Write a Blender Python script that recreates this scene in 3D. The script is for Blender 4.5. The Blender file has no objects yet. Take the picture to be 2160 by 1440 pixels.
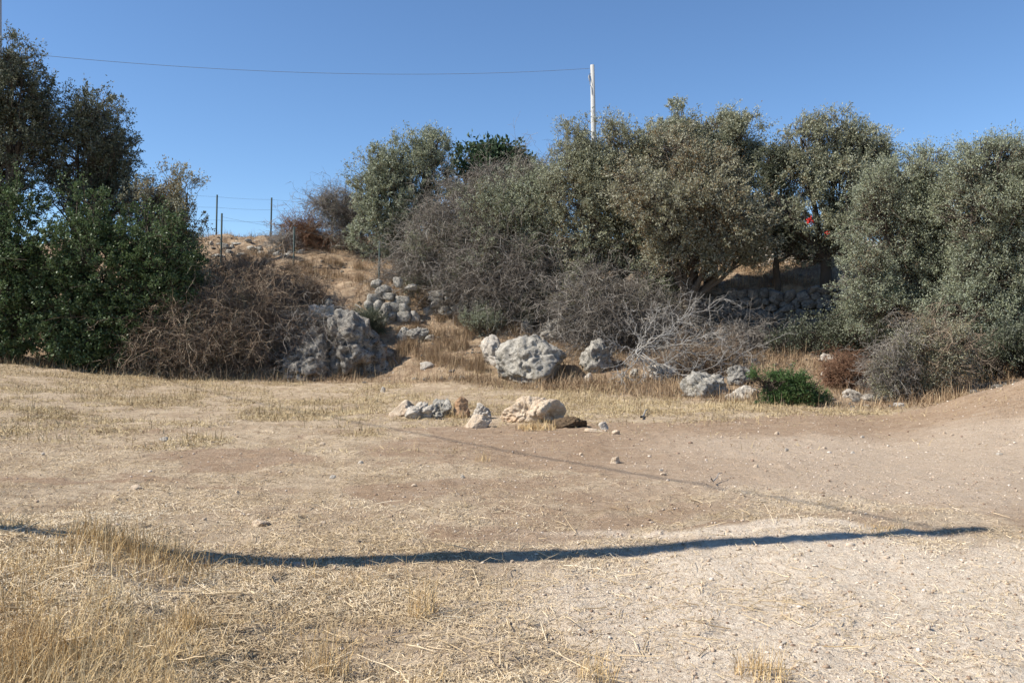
import bpy, bmesh, math
import numpy as np
from mathutils import Vector

# ---------------------------------------------------------------- camera, sky, sun
SC = bpy.context.scene
COL = SC.collection
EYE, F, YH = 1.6, 1800.0, 700.0          # eye height, focal length in photo pixels, horizon row
cam_d = bpy.data.cameras.new('camera'); cam = bpy.data.objects.new('camera', cam_d); COL.objects.link(cam)
cam.location = (0, 0, EYE); cam.rotation_euler = (math.radians(90), 0, 0)
cam_d.sensor_width = 36; cam_d.lens = 36*F/2160; cam_d.shift_y = -(720-YH)/2160
cam_d.clip_start = 0.1; cam_d.clip_end = 3000
SC.camera = cam
EL, AZ = math.radians(43), math.radians(12)     # sun from the left, slightly behind the camera
SUN = np.array([-math.cos(EL)*math.cos(AZ), -math.cos(EL)*math.sin(AZ), math.sin(EL)])
W = bpy.data.worlds.new('World'); SC.world = W; W.use_nodes = True
nt = W.node_tree; nt.nodes.clear()
sky = nt.nodes.new('ShaderNodeTexSky'); sky.sky_type = 'NISHITA'; sky.sun_disc = False
sky.sun_elevation = EL; sky.sun_rotation = math.radians(270-12)
sky.altitude = 1500; sky.air_density = 1.0; sky.dust_density = 0.0; sky.ozone_density = 4.4
bg = nt.nodes.new('ShaderNodeBackground'); bg.inputs[1].default_value = 0.108
wo = nt.nodes.new('ShaderNodeOutputWorld')
hsv = nt.nodes.new('ShaderNodeHueSaturation'); hsv.inputs['Saturation'].default_value = 1.06
nt.links.new(sky.outputs[0], hsv.inputs['Color']); nt.links.new(hsv.outputs[0], bg.inputs[0]); nt.links.new(bg.outputs[0], wo.inputs[0])
sl = bpy.data.lights.new('sun', 'SUN'); sl.energy = 5.0; sl.angle = math.radians(0.53); sl.color = (1.0, 0.94, 0.85)
so = bpy.data.objects.new('sun', sl); COL.objects.link(so)
so.rotation_euler = Vector(SUN).to_track_quat('Z', 'Y').to_euler()
so.location = (-20, -5, 20)
SC.view_settings.view_transform = 'Standard'; SC.view_settings.look = 'None'
SC.view_settings.exposure = 0.62; SC.view_settings.gamma = 1.0
try:
    SC.cycles.max_bounces = 5; SC.cycles.diffuse_bounces = 3; SC.cycles.transmission_bounces = 3
    SC.cycles.transparent_max_bounces = 4
except Exception: pass

# ---------------------------------------------------------------- noise
def _hash(i, j, k, s):
    h = (i*374761393 + j*668265263 + k*2147483647 + s*974634777) & 0xffffffff
    h = ((h ^ (h >> 13))*1274126177) & 0xffffffff
    h = ((h ^ (h >> 15))*2246822519) & 0xffffffff
    return ((h ^ (h >> 16)) & 0xffffff)/float(0xffffff)*2-1
def vnoise(p, s=0):
    p = np.asarray(p, float); f = np.floor(p).astype(np.int64); t = p-f; t = t*t*(3-2*t)
    r = 0
    for a in (0, 1):
        for b in (0, 1):
            for c in (0, 1):
                w = (t[..., 0] if a else 1-t[..., 0])*(t[..., 1] if b else 1-t[..., 1])*(t[..., 2] if c else 1-t[..., 2])
                r = r+w*_hash(f[..., 0]+a, f[..., 1]+b, f[..., 2]+c, s)
    return r
def fbm(p, o=4, s=0, g=0.5):
    r = 0; a = 1.0; p = np.asarray(p, float)
    for i in range(o):
        r = r+a*vnoise(p+i*17.3, s+i); p = p*2.03; a *= g
    return r
def sst(a, b, x):
    t = np.clip((x-a)/(b-a), 0, 1); return t*t*(3-2*t)

# ---------------------------------------------------------------- terrain heights
def pix(px, py, d): return np.array([(px-1080)/F*d, d, EYE-(py-YH)/F*d])
# for each bearing: pairs (distance, height); a value above 50 is the row the ground has in the photo there
COLS = {
 -500: [(3,.3),(6,.3),(9,.1),(14,.2),(22,.8),(28,1.4),(32,3),(36,4.8),(40,5.6)],
 0: [(3,.22),(4.4,.32),(5.3,.36),(6.2,.2),(7.5,.08),(12,.1),(18,.3),(26,765),(28,.9),(32,2.5),(36,4.5),(40,520)],
 200: [(3,.2),(4.4,.26),(5.5,.27),(6.4,.1),(7.5,.03),(14,.05),(20,.16),(26,785),(28,.6),(32,2.6),(36,4.7),(39,505)],
 400: [(3,.12),(5,.12),(5.7,.12),(6.4,.03),(7.5,0),(20,.06),(26,797),(27,755),(30,650),(33,560),(36,500)],
 620: [(3,.04),(5,.04),(6,.02),(8,0),(20,.03),(26,802),(27,790),(28,700),(28.8,662),(31,590),(33.5,540),(36,496)],
 760: [(3,0),(20,.03),(26,802),(27,775),(28,705),(29.5,650),(29.9,628),(30.1,606),(32,585),(34,542),(36.5,498)],
 860: [(3,0),(20,.03),(25.5,802),(27,755),(28,710),(29.5,650),(30.8,615),(32,588),(34,542),(36.5,498)],
 950: [(3,0),(20,.03),(22,825),(25,790),(28,700),(30,642),(30.6,606),(32,585),(34,545),(37,500)],
 1150: [(3,0),(6,-.02),(20,.03),(24,812),(26,742),(28.5,682),(31,600),(34,545),(37,502)],
 1350: [(3,0),(6,-.02),(20,.03),(22,815),(24,790),(26,730),(28,660),(31,600),(34,540),(37,505)],
 1480: [(3,0),(19,.05),(20.5,828),(22,808),(24,775),(26,735),(27,715),(27.3,612),(29,592),(32,540),(35,515)],
 1600: [(3,0),(18,.05),(19.5,840),(21,812),(23,775),(25,738),(26.5,720),(26.9,606),(28.6,590),(30.5,560),(31,520),(35,512)],
 1750: [(3,0),(17,.05),(18.2,855),(20,825),(22,790),(24,752),(25.6,730),(26,608),(28,600),(29.5,560),(30,525),(34,512)],
 1860: [(3,0),(12,0),(16,.02),(17.5,862),(19,845),(21,815),(24,760),(25.2,745),(25.6,612),(28,600),(31,530),(35,515)],
 1960: [(3,0),(11,0),(13.5,895),(16,862),(17,862),(18,.15),(20,.3),(24,.9),(25.3,2.9),(29,3.6),(33,4.8)],
 2040: [(3,0),(9,0),(11,.03),(13.5,875),(15.3,832),(16.2,835),(17.5,.3),(20,.4),(24,.9),(25.5,2.9),(29,3.6),(33,4.8)],
 2160: [(3,0),(8,0),(10,.02),(11.5,930),(13,872),(14.2,802),(15,.75),(17,.5),(20,.6),(24,1.0),(26,2.9),(29,3.6),(33,4.8)],
 2600: [(3,0),(8,.05),(10,.2),(12,1.0),(15,1.1),(18,.9),(24,1.3),(27,3),(33,4.8)]}
UG = np.linspace(-0.95, 0.9, 371); DG = np.concatenate([np.arange(3, 42, .1), [45, 60, 120, 600]])
_ks = sorted(COLS); _tab = []
for k in _ks:
    c = COLS[k]; ds = [a for a, b in c]; zs = [EYE-(b-YH)/F*a if b > 50 else b for a, b in c]
    zc = zs[-1]; _tab.append(np.interp(DG, ds+[45, 60, 600], zs+[zc, zc-.2, zc-.8]))
_tab = np.array(_tab); _ku = np.array([(k-1080)/F for k in _ks])
ZT = np.array([np.interp(UG, _ku, _tab[:, j]) for j in range(len(DG))]).T
for _ in range(6): ZT[1:-1] = (ZT[:-2]+2*ZT[1:-1]+ZT[2:])/4
ZT0 = ZT.copy()
def terrain(x, y, rough=True):
    x = np.asarray(x, float); y = np.asarray(y, float)
    d = np.maximum(y, 3.0); u = np.clip(x/np.maximum(y, 4.0), UG[0], UG[-1]-1e-6)
    fu = (u-UG[0])/(UG[1]-UG[0]); iu = np.clip(np.floor(fu).astype(int), 0, len(UG)-2); fu = fu-iu
    jd = np.clip(np.searchsorted(DG, d, side='right')-1, 0, len(DG)-2); fd = np.clip((d-DG[jd])/(DG[jd+1]-DG[jd]), 0, 1)
    z = (ZT[iu, jd]*(1-fd)+ZT[iu, jd+1]*fd)*(1-fu)+(ZT[iu+1, jd]*(1-fd)+ZT[iu+1, jd+1]*fd)*fu
    z = z*sst(-6, 2, y)
    if rough:
        p = np.stack([x, y, 0*x], -1)
        up = sst(24, 29, y)*(1-sst(60, 90, y))
        bare = bare_mask(x, y)
        z = z+fbm(p*.9, 3, 5)*(.012+.12*up)+fbm(p*3.5, 3, 9)*(.010+.06*up)*(1-.1*bare)+fbm(p*11, 2, 12)*.007*(1-.4*bare)+np.clip(fbm(p*6, 2, 14)-.45, 0, 1)*.05*(1-up)
    return z
def bare_mask(x, y):
    """1 = trodden brown earth of the track and of the scraped patches, 0 = straw covered"""
    p = np.stack([x, y, 0*x], -1)
    wx = x+.7*fbm(p*.6, 3, 31); wy = y+.9*fbm(p*.55+7, 3, 37)+.25*fbm(p*2.2, 2, 38)
    # track: beyond the line of the cable shadow, short of the grassy verge
    e1 = (wx-3.84)*.66+(wy-7.0)*.75+.25            # positive beyond the line
    far = 14.6+.23*wx+.0*wy
    far = np.where(wx > 3, 15.3+.3*(wx-3), far)
    m = sst(-.25, .35, e1)*sst(-.6, .6, far-wy)*sst(-2.2, -.4, wx)
    for cx, cy, rx, ry, a in [(-3.1, 10.8, 1.3, 1.1, .9), (-1.2, 8.8, 1.2, .75, .9), (-4.9, 9.3, 1.5, .4, .8), (.4, 7.3, 1.6, .55, .75),
                           (-3.2, 9.0, .9, .3, .7), (2.9, 5.9, 1.1, .25, .6), (1.4, 4.9, .9, .22, .5), (-2.0, 13.3, 1.8, .35, .6), (1.3, 6.35, .8, .22, .8), (2.4, 6.9, 1.2, .35, .55), (.9, 8.6, 2.6, 1.0, .6), (-2.2, 7.6, 1.6, .5, .5), (-6.5, 14, 2.5, .8, .5), (2.6, 4.4, .9, .2, .5), (-.5, 10.8, 1.6, .6, .6)]:
        r = np.sqrt(((wx-cx)/rx)**2+((wy-cy)/ry)**2); m = np.maximum(m, a*(1-sst(.55, 1.15, r)))
    return m*(1-sst(16, 19, wy)*(wx < 2))
def ray_hit(px, py, dmin=3.0):
    d = np.arange(dmin, 45, .02); z = EYE-(py-YH)/F*d
    t = terrain((px-1080)/F*d, d, False); i = np.argmax(t >= z)
    return np.array([(px-1080)/F*d[i], d[i], float(terrain((px-1080)/F*d[i], d[i]))])

# ---------------------------------------------------------------- materials
def mat(name):
    m = bpy.data.materials.new(name); m.use_nodes = True; t = m.node_tree; t.nodes.clear()
    o = t.nodes.new('ShaderNodeOutputMaterial'); b = t.nodes.new('ShaderNodeBsdfPrincipled')
    b.inputs['Roughness'].default_value = .9; b.inputs['Specular IOR Level'].default_value = .2
    t.links.new(b.outputs[0], o.inputs[0]); return m, t, b, o
def nd(t, typ, **kw):
    n = t.nodes.new(typ)
    for k, v in kw.items(): setattr(n, k, v)
    return n
def mixc(t, fac, a, b, mode='MIX'):
    n = nd(t, 'ShaderNodeMix', data_type='RGBA', blend_type=mode)
    for i, v in ((0, fac), (6, a), (7, b)):
        if isinstance(v, (tuple, list)): n.inputs[i].default_value = (*v[:3], 1)
        elif isinstance(v, (int, float)): n.inputs[i].default_value = v
        else: t.links.new(v, n.inputs[i])
    return n.outputs[2]
def mth(t, op, a, b=0.0, clamp=False):
    n = nd(t, 'ShaderNodeMath', operation=op, use_clamp=clamp)
    for i, v in ((0, a), (1, b)):
        if isinstance(v, (int, float)): n.inputs[i].default_value = v
        else: t.links.new(v, n.inputs[i])
    return n.outputs[0]
def noi(t, scale, detail=3, rough=.55, vec=None, dist=0):
    n = nd(t, 'ShaderNodeTexNoise'); n.inputs['Scale'].default_value = scale; n.inputs['Detail'].default_value = detail
    n.inputs['Roughness'].default_value = rough; n.inputs['Distortion'].default_value = dist
    if vec is not None: t.links.new(vec, n.inputs['Vector'])
    return n.outputs[0]
def ramp(t, fac, a, b):
    n = nd(t, 'ShaderNodeMapRange'); n.interpolation_type = 'SMOOTHSTEP'
    n.inputs['From Min'].default_value = a; n.inputs['From Max'].default_value = b
    t.links.new(fac, n.inputs['Value']); return n.outputs[0]
def bump(t, b, h, s, dist):
    n = nd(t, 'ShaderNodeBump'); n.inputs['Strength'].default_value = s; n.inputs['Distance'].default_value = dist
    t.links.new(h, n.inputs['Height']); t.links.new(n.outputs[0], b.inputs['Normal'])
def attr(t, name):
    n = nd(t, 'ShaderNodeAttribute', attribute_name=name); return n.outputs['Fac']

def leaf_mat(name, c1, c2, back, dry=None, pdry=.1, trans=.22, rough=.55):
    m, t, b, o = mat(name)
    g = nd(t, 'ShaderNodeNewGeometry'); r = g.outputs['Random Per Island']
    tc = nd(t, 'ShaderNodeTexCoord')
    c = mixc(t, mth(t, 'ADD', mth(t, 'MULTIPLY', r, .6), mth(t, 'SUBTRACT', mth(t, 'MULTIPLY', noi(t, 1.7, 3, .6, tc.outputs['Object']), 1.6), .6), True), c1, c2)
    if dry: c = mixc(t, ramp(t, mth(t, 'ADD', mth(t, 'MULTIPLY', noi(t, .9, 2, .5, tc.outputs['Object']), 1.0), mth(t, 'MULTIPLY', r, .35)), .86-pdry, 1.0-pdry), c, dry)
    c = mixc(t, g.outputs['Backfacing'], c, back)
    t.links.new(c, b.inputs['Base Color']); b.inputs['Roughness'].default_value = rough; b.inputs['Specular IOR Level'].default_value = .22
    tr = nd(t, 'ShaderNodeBsdfTranslucent'); t.links.new(c, tr.inputs[0])
    mx = nd(t, 'ShaderNodeMixShader'); mx.inputs[0].default_value = trans
    t.links.new(b.outputs[0], mx.inputs[1]); t.links.new(tr.outputs[0], mx.inputs[2]); t.links.new(mx.outputs[0], o.inputs[0])
    return m
def isl_mat(name, cols, nscale=0, rough=.9):
    m, t, b, o = mat(name)
    g = nd(t, 'ShaderNodeNewGeometry'); cr = nd(t, 'ShaderNodeValToRGB')
    e = cr.color_ramp.elements
    while len(e) < len(cols): e.new(.5)
    for i, c in enumerate(cols): e[i].position = i/(len(cols)-1); e[i].color = (*c, 1)
    f = g.outputs['Random Per Island']
    if nscale:
        tc = nd(t, 'ShaderNodeTexCoord')
        f = mth(t, 'ADD', mth(t, 'MULTIPLY', f, .6), mth(t, 'SUBTRACT', mth(t, 'MULTIPLY', noi(t, nscale, 3, .6, tc.outputs['Object']), 1.5), .55), True)
    t.links.new(f, cr.inputs[0]); t.links.new(cr.outputs[0], b.inputs['Base Color']); b.inputs['Roughness'].default_value = rough
    return m
def rock_mat(name, light, mid, dark, orange=None, amt=.3, sc=1.0, dk=.5):
    m, t, b, o = mat(name); tc = nd(t, 'ShaderNodeTexCoord'); v = tc.outputs['Object']
    c = mixc(t, ramp(t, noi(t, 3.2*sc, 7, .75, v, .6), .42, .60), light, mid)
    if orange: c = mixc(t, mth(t, 'MULTIPLY', ramp(t, noi(t, 1.3*sc, 4, .6, v, .4), .62-amt, .8-amt), .85), c, orange)
    pit = ramp(t, noi(t, 9*sc, 5, .7, v, .5), dk+.02, dk+.13)
    c = mixc(t, pit, c, dark)
    sp = ramp(t, noi(t, 34*sc, 3, .6, v), .58, .66); c = mixc(t, mth(t, 'MULTIPLY', sp, .55), c, dark)
    t.links.new(c, b.inputs['Base Color'])
    h = mth(t, 'ADD', mth(t, 'MULTIPLY', noi(t, 7*sc, 8, .78, v, .5), 1.0), mth(t, 'MULTIPLY', noi(t, 26*sc, 4, .7, v), .5))
    bump(t, b, h, .9, .10/sc); return m

M = {}
M['olive'] = leaf_mat('olive_leaf', (.17, .18, .105), (.38, .38, .245), (.36, .37, .27), (.20, .145, .07), .08)
M['olive_pale'] = leaf_mat('olive_leaf_pale', (.165, .185, .105), (.36, .38, .24), (.35, .375, .28), (.21, .16, .09), .05)
M['olive_dark'] = leaf_mat('olive_leaf_dark', (.065, .078, .042), (.12, .13, .075), (.18, .19, .14), None)
M['olive_tan'] = leaf_mat('olive_leaf_tan', (.18, .18, .105), (.38, .36, .225), (.36, .35, .26), (.23, .155, .075), .2)
M['green'] = leaf_mat('shrub_leaf', (.045, .08, .028), (.125, .18, .07), (.12, .16, .08), None, .1, .25, .45)
M['fig'] = leaf_mat('fig_leaf', (.035, .065, .03), (.06, .10, .045), (.09, .13, .07), None, .1, .25, .5)
M['caper'] = leaf_mat('caper_leaf', (.045, .09, .025), (.12, .20, .06), (.10, .16, .06), (.20, .15, .07), .06, .25, .5)
M['redbrown'] = isl_mat('red_brown_twig', [(.11, .058, .036), (.21, .115, .068), (.29, .20, .13)], 1.0)
M['greytwig'] = isl_mat('grey_twig', [(.085, .07, .056), (.19, .165, .138), (.42, .385, .335)], .0)
M['browntwig'] = isl_mat('brown_twig', [(.10, .068, .048), (.25, .185, .13), (.48, .39, .28)], .0)
M['whitetwig'] = isl_mat('bleached_twig', [(.21, .195, .175), (.38, .36, .325)], 0)
M['bark'] = isl_mat('bark', [(.07, .055, .042), (.13, .105, .08)], 4)
M['dryleaf'] = isl_mat('dry_leaf', [(.13, .07, .045), (.24, .16, .10)], 1.2)
M['straw'] = isl_mat('straw_litter', [(.17, .115, .065), (.44, .33, .19), (.66, .53, .35), (.80, .71, .54)], .5)
M['gold'] = isl_mat('golden_grass', [(.28, .175, .08), (.55, .39, .19), (.76, .62, .38)], .8)
M['fieldgrass'] = isl_mat('dry_field_grass', [(.25, .18, .10), (.44, .34, .19), (.60, .49, .30)], .5)
M['bankgrass'] = isl_mat('bank_grass', [(.11, .07, .042), (.30, .205, .12), (.55, .43, .27)], .8)
M['rock'] = rock_mat('grey_limestone', (.48, .445, .38), (.27, .25, .21), (.06, .055, .048), (.44, .32, .21), .02, 1.3, .525)
M['rock_dark'] = rock_mat('shaded_lichen_limestone', (.36, .335, .29), (.18, .165, .145), (.05, .047, .042), (.34, .23, .14), .08, 1.3, .51)  # lichen-pitted; base tones darkened to paint in the left outcrop's shadow
M['rock_orange'] = rock_mat('buff_limestone', (.70, .57, .42), (.56, .42, .29), (.25, .19, .14), (.60, .38, .22), .08, 1.6, .60)
M['rock_rust'] = rock_mat('rusty_limestone', (.50, .33, .20), (.38, .23, .13), (.15, .09, .055), (.45, .26, .13), .1, 2.0, .56)
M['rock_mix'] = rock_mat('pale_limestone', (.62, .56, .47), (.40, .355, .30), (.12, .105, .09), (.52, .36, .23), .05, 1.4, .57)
M['rock_wall'] = rock_mat('shade_toned_stone', (.24, .22, .19), (.13, .12, .105), (.05, .047, .042), (.24, .17, .11), .0, 2.2, .52)  # albedo lowered so the canopy shade on the wall is in the colour
M['pebble'] = isl_mat('pebble', [(.20, .13, .09), (.40, .30, .21), (.55, .45, .35), (.66, .58, .48)], 0)
M['clod'] = rock_mat('turf_earth', (.16, .11, .065), (.10, .068, .04), (.05, .034, .02), None, 0, 4, .5)

def simple(name, col, rough=.6, metal=0, ns=0):
    m, t, b, o = mat(name); b.inputs['Roughness'].default_value = rough; b.inputs['Metallic'].default_value = metal
    if ns:
        tc = nd(t, 'ShaderNodeTexCoord'); n = noi(t, ns, 4, .6, tc.outputs['Object'])
        t.links.new(mixc(t, n, tuple(c*.75 for c in col), tuple(min(1, c*1.2) for c in col)), b.inputs['Base Color']); bump(t, b, n, .3, .01)
    else: b.inputs['Base Color'].default_value = (*col, 1)
    return m
M['concrete'] = simple('pole_concrete', (.44, .435, .41), .85, 0, 3)
M['steel'] = simple('galvanised_steel', (.32, .32, .32), .5, .6, 6)
M['post'] = simple('green_post_paint', (.035, .055, .05), .6, 0, 12)
M['wire'] = simple('fence_wire', (.06, .07, .07), .6)
M['cable'] = simple('cable_sheath', (.20, .24, .28), .7)
M['red'] = simple('red_petals', (.62, .03, .02), .6, 0, 9)

# ground
m, t, b, o = mat('field_ground'); tc = nd(t, 'ShaderNodeTexCoord'); v = tc.outputs['Object']
bare, pale, bank = attr(t, 'bare'), attr(t, 'pale'), attr(t, 'bank')
mp = nd(t, 'ShaderNodeMapping'); mp.inputs['Scale'].default_value = (1, 2.2, 1); t.links.new(v, mp.inputs[0])
soil = mixc(t, noi(t, 1.3, 6, .65, v), (.29, .195, .122), (.43, .31, .205))
soil = mixc(t, ramp(t, noi(t, 14, 5, .7, v), .52, .70), soil, (.20, .13, .085))
soil = mixc(t, mth(t, 'MULTIPLY', ramp(t, noi(t, 2.6, 6, .75, mp.outputs[0], 1.2), .45, .62), .55), soil, (.46, .35, .25))
strawc = mixc(t, ramp(t, noi(t, 3, 6, .7, v), .3, .7), (.33, .24, .155), (.60, .47, .325))
strawc = mixc(t, ramp(t, noi(t, 38, 4, .75, mp.outputs[0], .8), .46, .64), strawc, (.62, .51, .36))
strawc = mixc(t, mth(t, 'MULTIPLY', ramp(t, noi(t, 1.1, 5, .7, v, .3), .46, .62), .5), strawc, (.33, .235, .15))
strawc = mixc(t, mth(t, 'MULTIPLY', ramp(t, noi(t, 7, 5, .7, mp.outputs[0], .5), .52, .64), .6), strawc, (.23, .155, .095))
strawc = mixc(t, ramp(t, noi(t, 55, 3, .7, v, .6), .58, .70), strawc, (.20, .14, .09))
c = mixc(t, ramp(t, mth(t, 'ADD', bare, mth(t, 'ADD', mth(t, 'MULTIPLY', mth(t, 'SUBTRACT', noi(t, 9, 5, .75, mp.outputs[0]), .5), 1.5), mth(t, 'MULTIPLY', mth(t, 'SUBTRACT', noi(t, 1.4, 4, .6, v), .5), 1.3))), .30, .75), strawc, soil)
palec = mixc(t, ramp(t, noi(t, 26, 5, .75, v), .35, .65), (.64, .51, .375), (.87, .755, .60))
c = mixc(t, mth(t, 'MULTIPLY', pale, .85), c, palec)
bankc = mixc(t, ramp(t, noi(t, 2.5, 5, .7, v), .35, .65), (.24, .165, .105), (.42, .315, .21))
bankc = mixc(t, ramp(t, noi(t, 1.7, 5, .7, v, 1.0), .66, .70), bankc, (.55, .53, .48))
c = mixc(t, bank, c, bankc)
# pale grit and dark crumbs
vo = nd(t, 'ShaderNodeTexVoronoi'); vo.inputs['Scale'].default_value = 42; t.links.new(v, vo.inputs['Vector'])
grit = mth(t, 'MULTIPLY', ramp(t, mth(t, 'MULTIPLY', vo.outputs['Distance'], -1), -.20, -.13), ramp(t, noi(t, 5, 3, .6, v), .5, .62))
c = mixc(t, grit, c, (.66, .58, .48))
t.links.new(c, b.inputs['Base Color']); b.inputs['Roughness'].default_value = 1; b.inputs['Specular IOR Level'].default_value = .1
h = mth(t, 'ADD', mth(t, 'ADD', noi(t, 6, 8, .75, v), mth(t, 'MULTIPLY', noi(t, 30, 5, .75, v), .6)), mth(t, 'MULTIPLY', noi(t, 80, 3, .7, v), .3))
bump(t, b, h, .9, .06)
M['ground'] = m

# ---------------------------------------------------------------- mesh helpers
def mesh(name, V, Fq, material, parent=None, loc=(0, 0, 0), smooth=False):
    """one mesh object; V in world coordinates, loc is its origin"""
    V = np.asarray(V, np.float32)-np.asarray(loc, np.float32); Fq = np.asarray(Fq, np.int32)
    me = bpy.data.meshes.new(name); n, k = Fq.shape
    me.vertices.add(len(V)); me.vertices.foreach_set('co', V.ravel())
    me.loops.add(n*k); me.loops.foreach_set('vertex_index', Fq.ravel())
    me.polygons.add(n); me.polygons.foreach_set('loop_start', np.arange(0, n*k, k, dtype=np.int32))
    if smooth: me.polygons.foreach_set('use_smooth', np.ones(n, bool))
    me.update(calc_edges=True); me.materials.append(material)
    ob = bpy.data.objects.new(name, me); COL.objects.link(ob)
    if parent is not None: ob.parent = parent
    else: ob.location = loc
    return ob
def tag(o, label, cat, group=None, kind=None):
    if label: o['label'] = label
    if cat: o['category'] = cat
    if group: o['group'] = group
    if kind: o['kind'] = kind
    return o
def thing(name, loc, label, cat, group=None):
    o = bpy.data.objects.new(name, None); COL.objects.link(o); o.location = loc; o.empty_display_size = .2
    return tag(o, label, cat, group)
def nrm(v): return v/(np.linalg.norm(v, axis=-1, keepdims=True)+1e-9)
def tubes(P, R, S=3):
    """P [N,K,3] polylines, R [N,K] radii -> verts, quads"""
    N, K, _ = P.shape
    T = np.empty_like(P); T[:, 1:-1] = P[:, 2:]-P[:, :-2]; T[:, 0] = P[:, 1]-P[:, 0]; T[:, -1] = P[:, -1]-P[:, -2]; T = nrm(T)
    ref = np.where(np.abs(T[:, :1, 2:]) > .8, np.array([[[1., 0, 0]]]), np.array([[[0, 0, 1.]]])); ref = np.broadcast_to(ref, T.shape)
    A = nrm(np.cross(T, ref)); B = np.cross(T, A)
    an = np.arange(S)*2*np.pi/S
    V = P[:, :, None]+R[:, :, None, None]*(A[:, :, None]*np.cos(an)[None, None, :, None]+B[:, :, None]*np.sin(an)[None, None, :, None])
    i = np.arange(N)[:, None, None]*K*S; j = np.arange(K-1)[None, :, None]*S; s = np.arange(S)[None, None, :]; s2 = (s+1) % S
    Q = np.stack([i+j+s, i+j+s2, i+j+S+s2, i+j+S+s], -1).reshape(-1, 4)
    return V.reshape(-1, 3), Q
def ribbons(P, Wd, side):
    N, K, _ = P.shape; Wd = Wd[..., None]*.5
    V = np.stack([P-side[:, None]*Wd, P+side[:, None]*Wd], 2)
    i = np.arange(N)[:, None]*K*2; j = np.arange(K-1)[None, :]*2
    Q = np.stack([i+j, i+j+1, i+j+3, i+j+2], -1).reshape(-1, 4)
    return V.reshape(-1, 3), Q
def join(parts):
    Vs, Qs, n = [], [], 0
    for V, Q in parts: Vs.append(V); Qs.append(Q+n); n += len(V)
    return np.concatenate(Vs), np.concatenate(Qs)
def leaves(P, D, L, Wd, rng):
    n = len(P); D = nrm(D); s = nrm(np.cross(D, rng.normal(size=(n, 3)))); nn = np.cross(D, s)
    L = L[:, None]; Wd = Wd[:, None]
    V = np.stack([P, P+D*L*.5+s*Wd*.5, P+D*L+nn*L*.12, P+D*L*.5-s*Wd*.5], 1).reshape(-1, 3)
    return V, np.arange(4*n).reshape(-1, 4)

def lobes3(lb, d, thick=.85):
    out = []
    for l in lb:
        px, py, rx, ry = l[:4]; dd = l[4] if len(l) > 4 else 0
        D = d+dd; c = pix(px, py, D); a, b_ = rx/F*D, ry/F*D
        out.append((c, np.array([a, max(.3, thick*(a+b_)/2), b_])))
    return out
def fill(L3):
    out = [(c, r*np.array([1.1, 1.1, 1.08])) for c, r in L3]; n = len(L3)
    for i in range(n):
        for j in range(i+1, n):
            (a, ra), (b_, rb) = L3[i], L3[j]; dd = np.linalg.norm(((a-b_)/(ra+rb)))
            if .45 < dd < 1.0: out.append(((a+b_)/2, (ra+rb)/2*.88))
    return out
def crown_leaves(L3, n, ll, lw, rng, gap=-.34, tuft=.32, per=36, up=.35, inner=.55, gs=1.5, seed=0):
    vol = np.array([(r[0]*r[2]+r[0]*r[1]+r[1]*r[2]) for c, r in L3]); pr = vol/vol.sum()
    nc = max(20, int(n/per)); C = []; OUT = []
    while sum(len(c) for c in C) < nc:
        k = rng.choice(len(L3), nc, p=pr); dirs = nrm(rng.normal(size=(nc, 3)))
        rad = inner+(1.02-inner)*rng.random(nc)**.6
        c0 = np.array([L3[i][0] for i in k]); rr = np.array([L3[i][1] for i in k])
        wob = 1+.22*fbm(dirs*1.6+c0*.3, 3, seed+3)
        p = c0+dirs*rr*(rad*wob)[:, None]
        ok = (fbm(p*gs, 3, seed+11) > gap) & ~((fbm(p*2.6, 2, seed+17) < -.08) & (rad > .78)) & (p[:, 2] > terrain(p[:, 0], p[:, 1], False)+.05)
        C.append(p[ok]); OUT.append(dirs[ok])
    C = np.concatenate(C)[:nc]; OUT = np.concatenate(OUT)[:nc]
    td = nrm(OUT*.75+np.array([0, 0, up])+rng.normal(size=(nc, 3))*.45)
    ts = tuft*(.35+1.3*rng.random(nc)**1.6)
    i = np.repeat(np.arange(nc), per); tt = rng.random(len(i))
    P = C[i]+td[i]*(ts[i]*tt)[:, None]+rng.normal(size=(len(i), 3))*(ts[i]*.22*(1-.45*tt))[:, None]
    D = td[i]*.8+rng.normal(size=(len(i), 3))*.75
    s = .7+.6*rng.random(len(i))
    lv = leaves(P, D, ll*s, lw*s, rng)
    # the twig each tuft grows along
    pts = np.stack([C-td*ts[:, None]*.9, C, C+td*ts[:, None]*.8], 1); R = np.stack([np.full(nc, .007), np.full(nc, .005), np.full(nc, .002)], 1)
    return lv, (pts, R)
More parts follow.
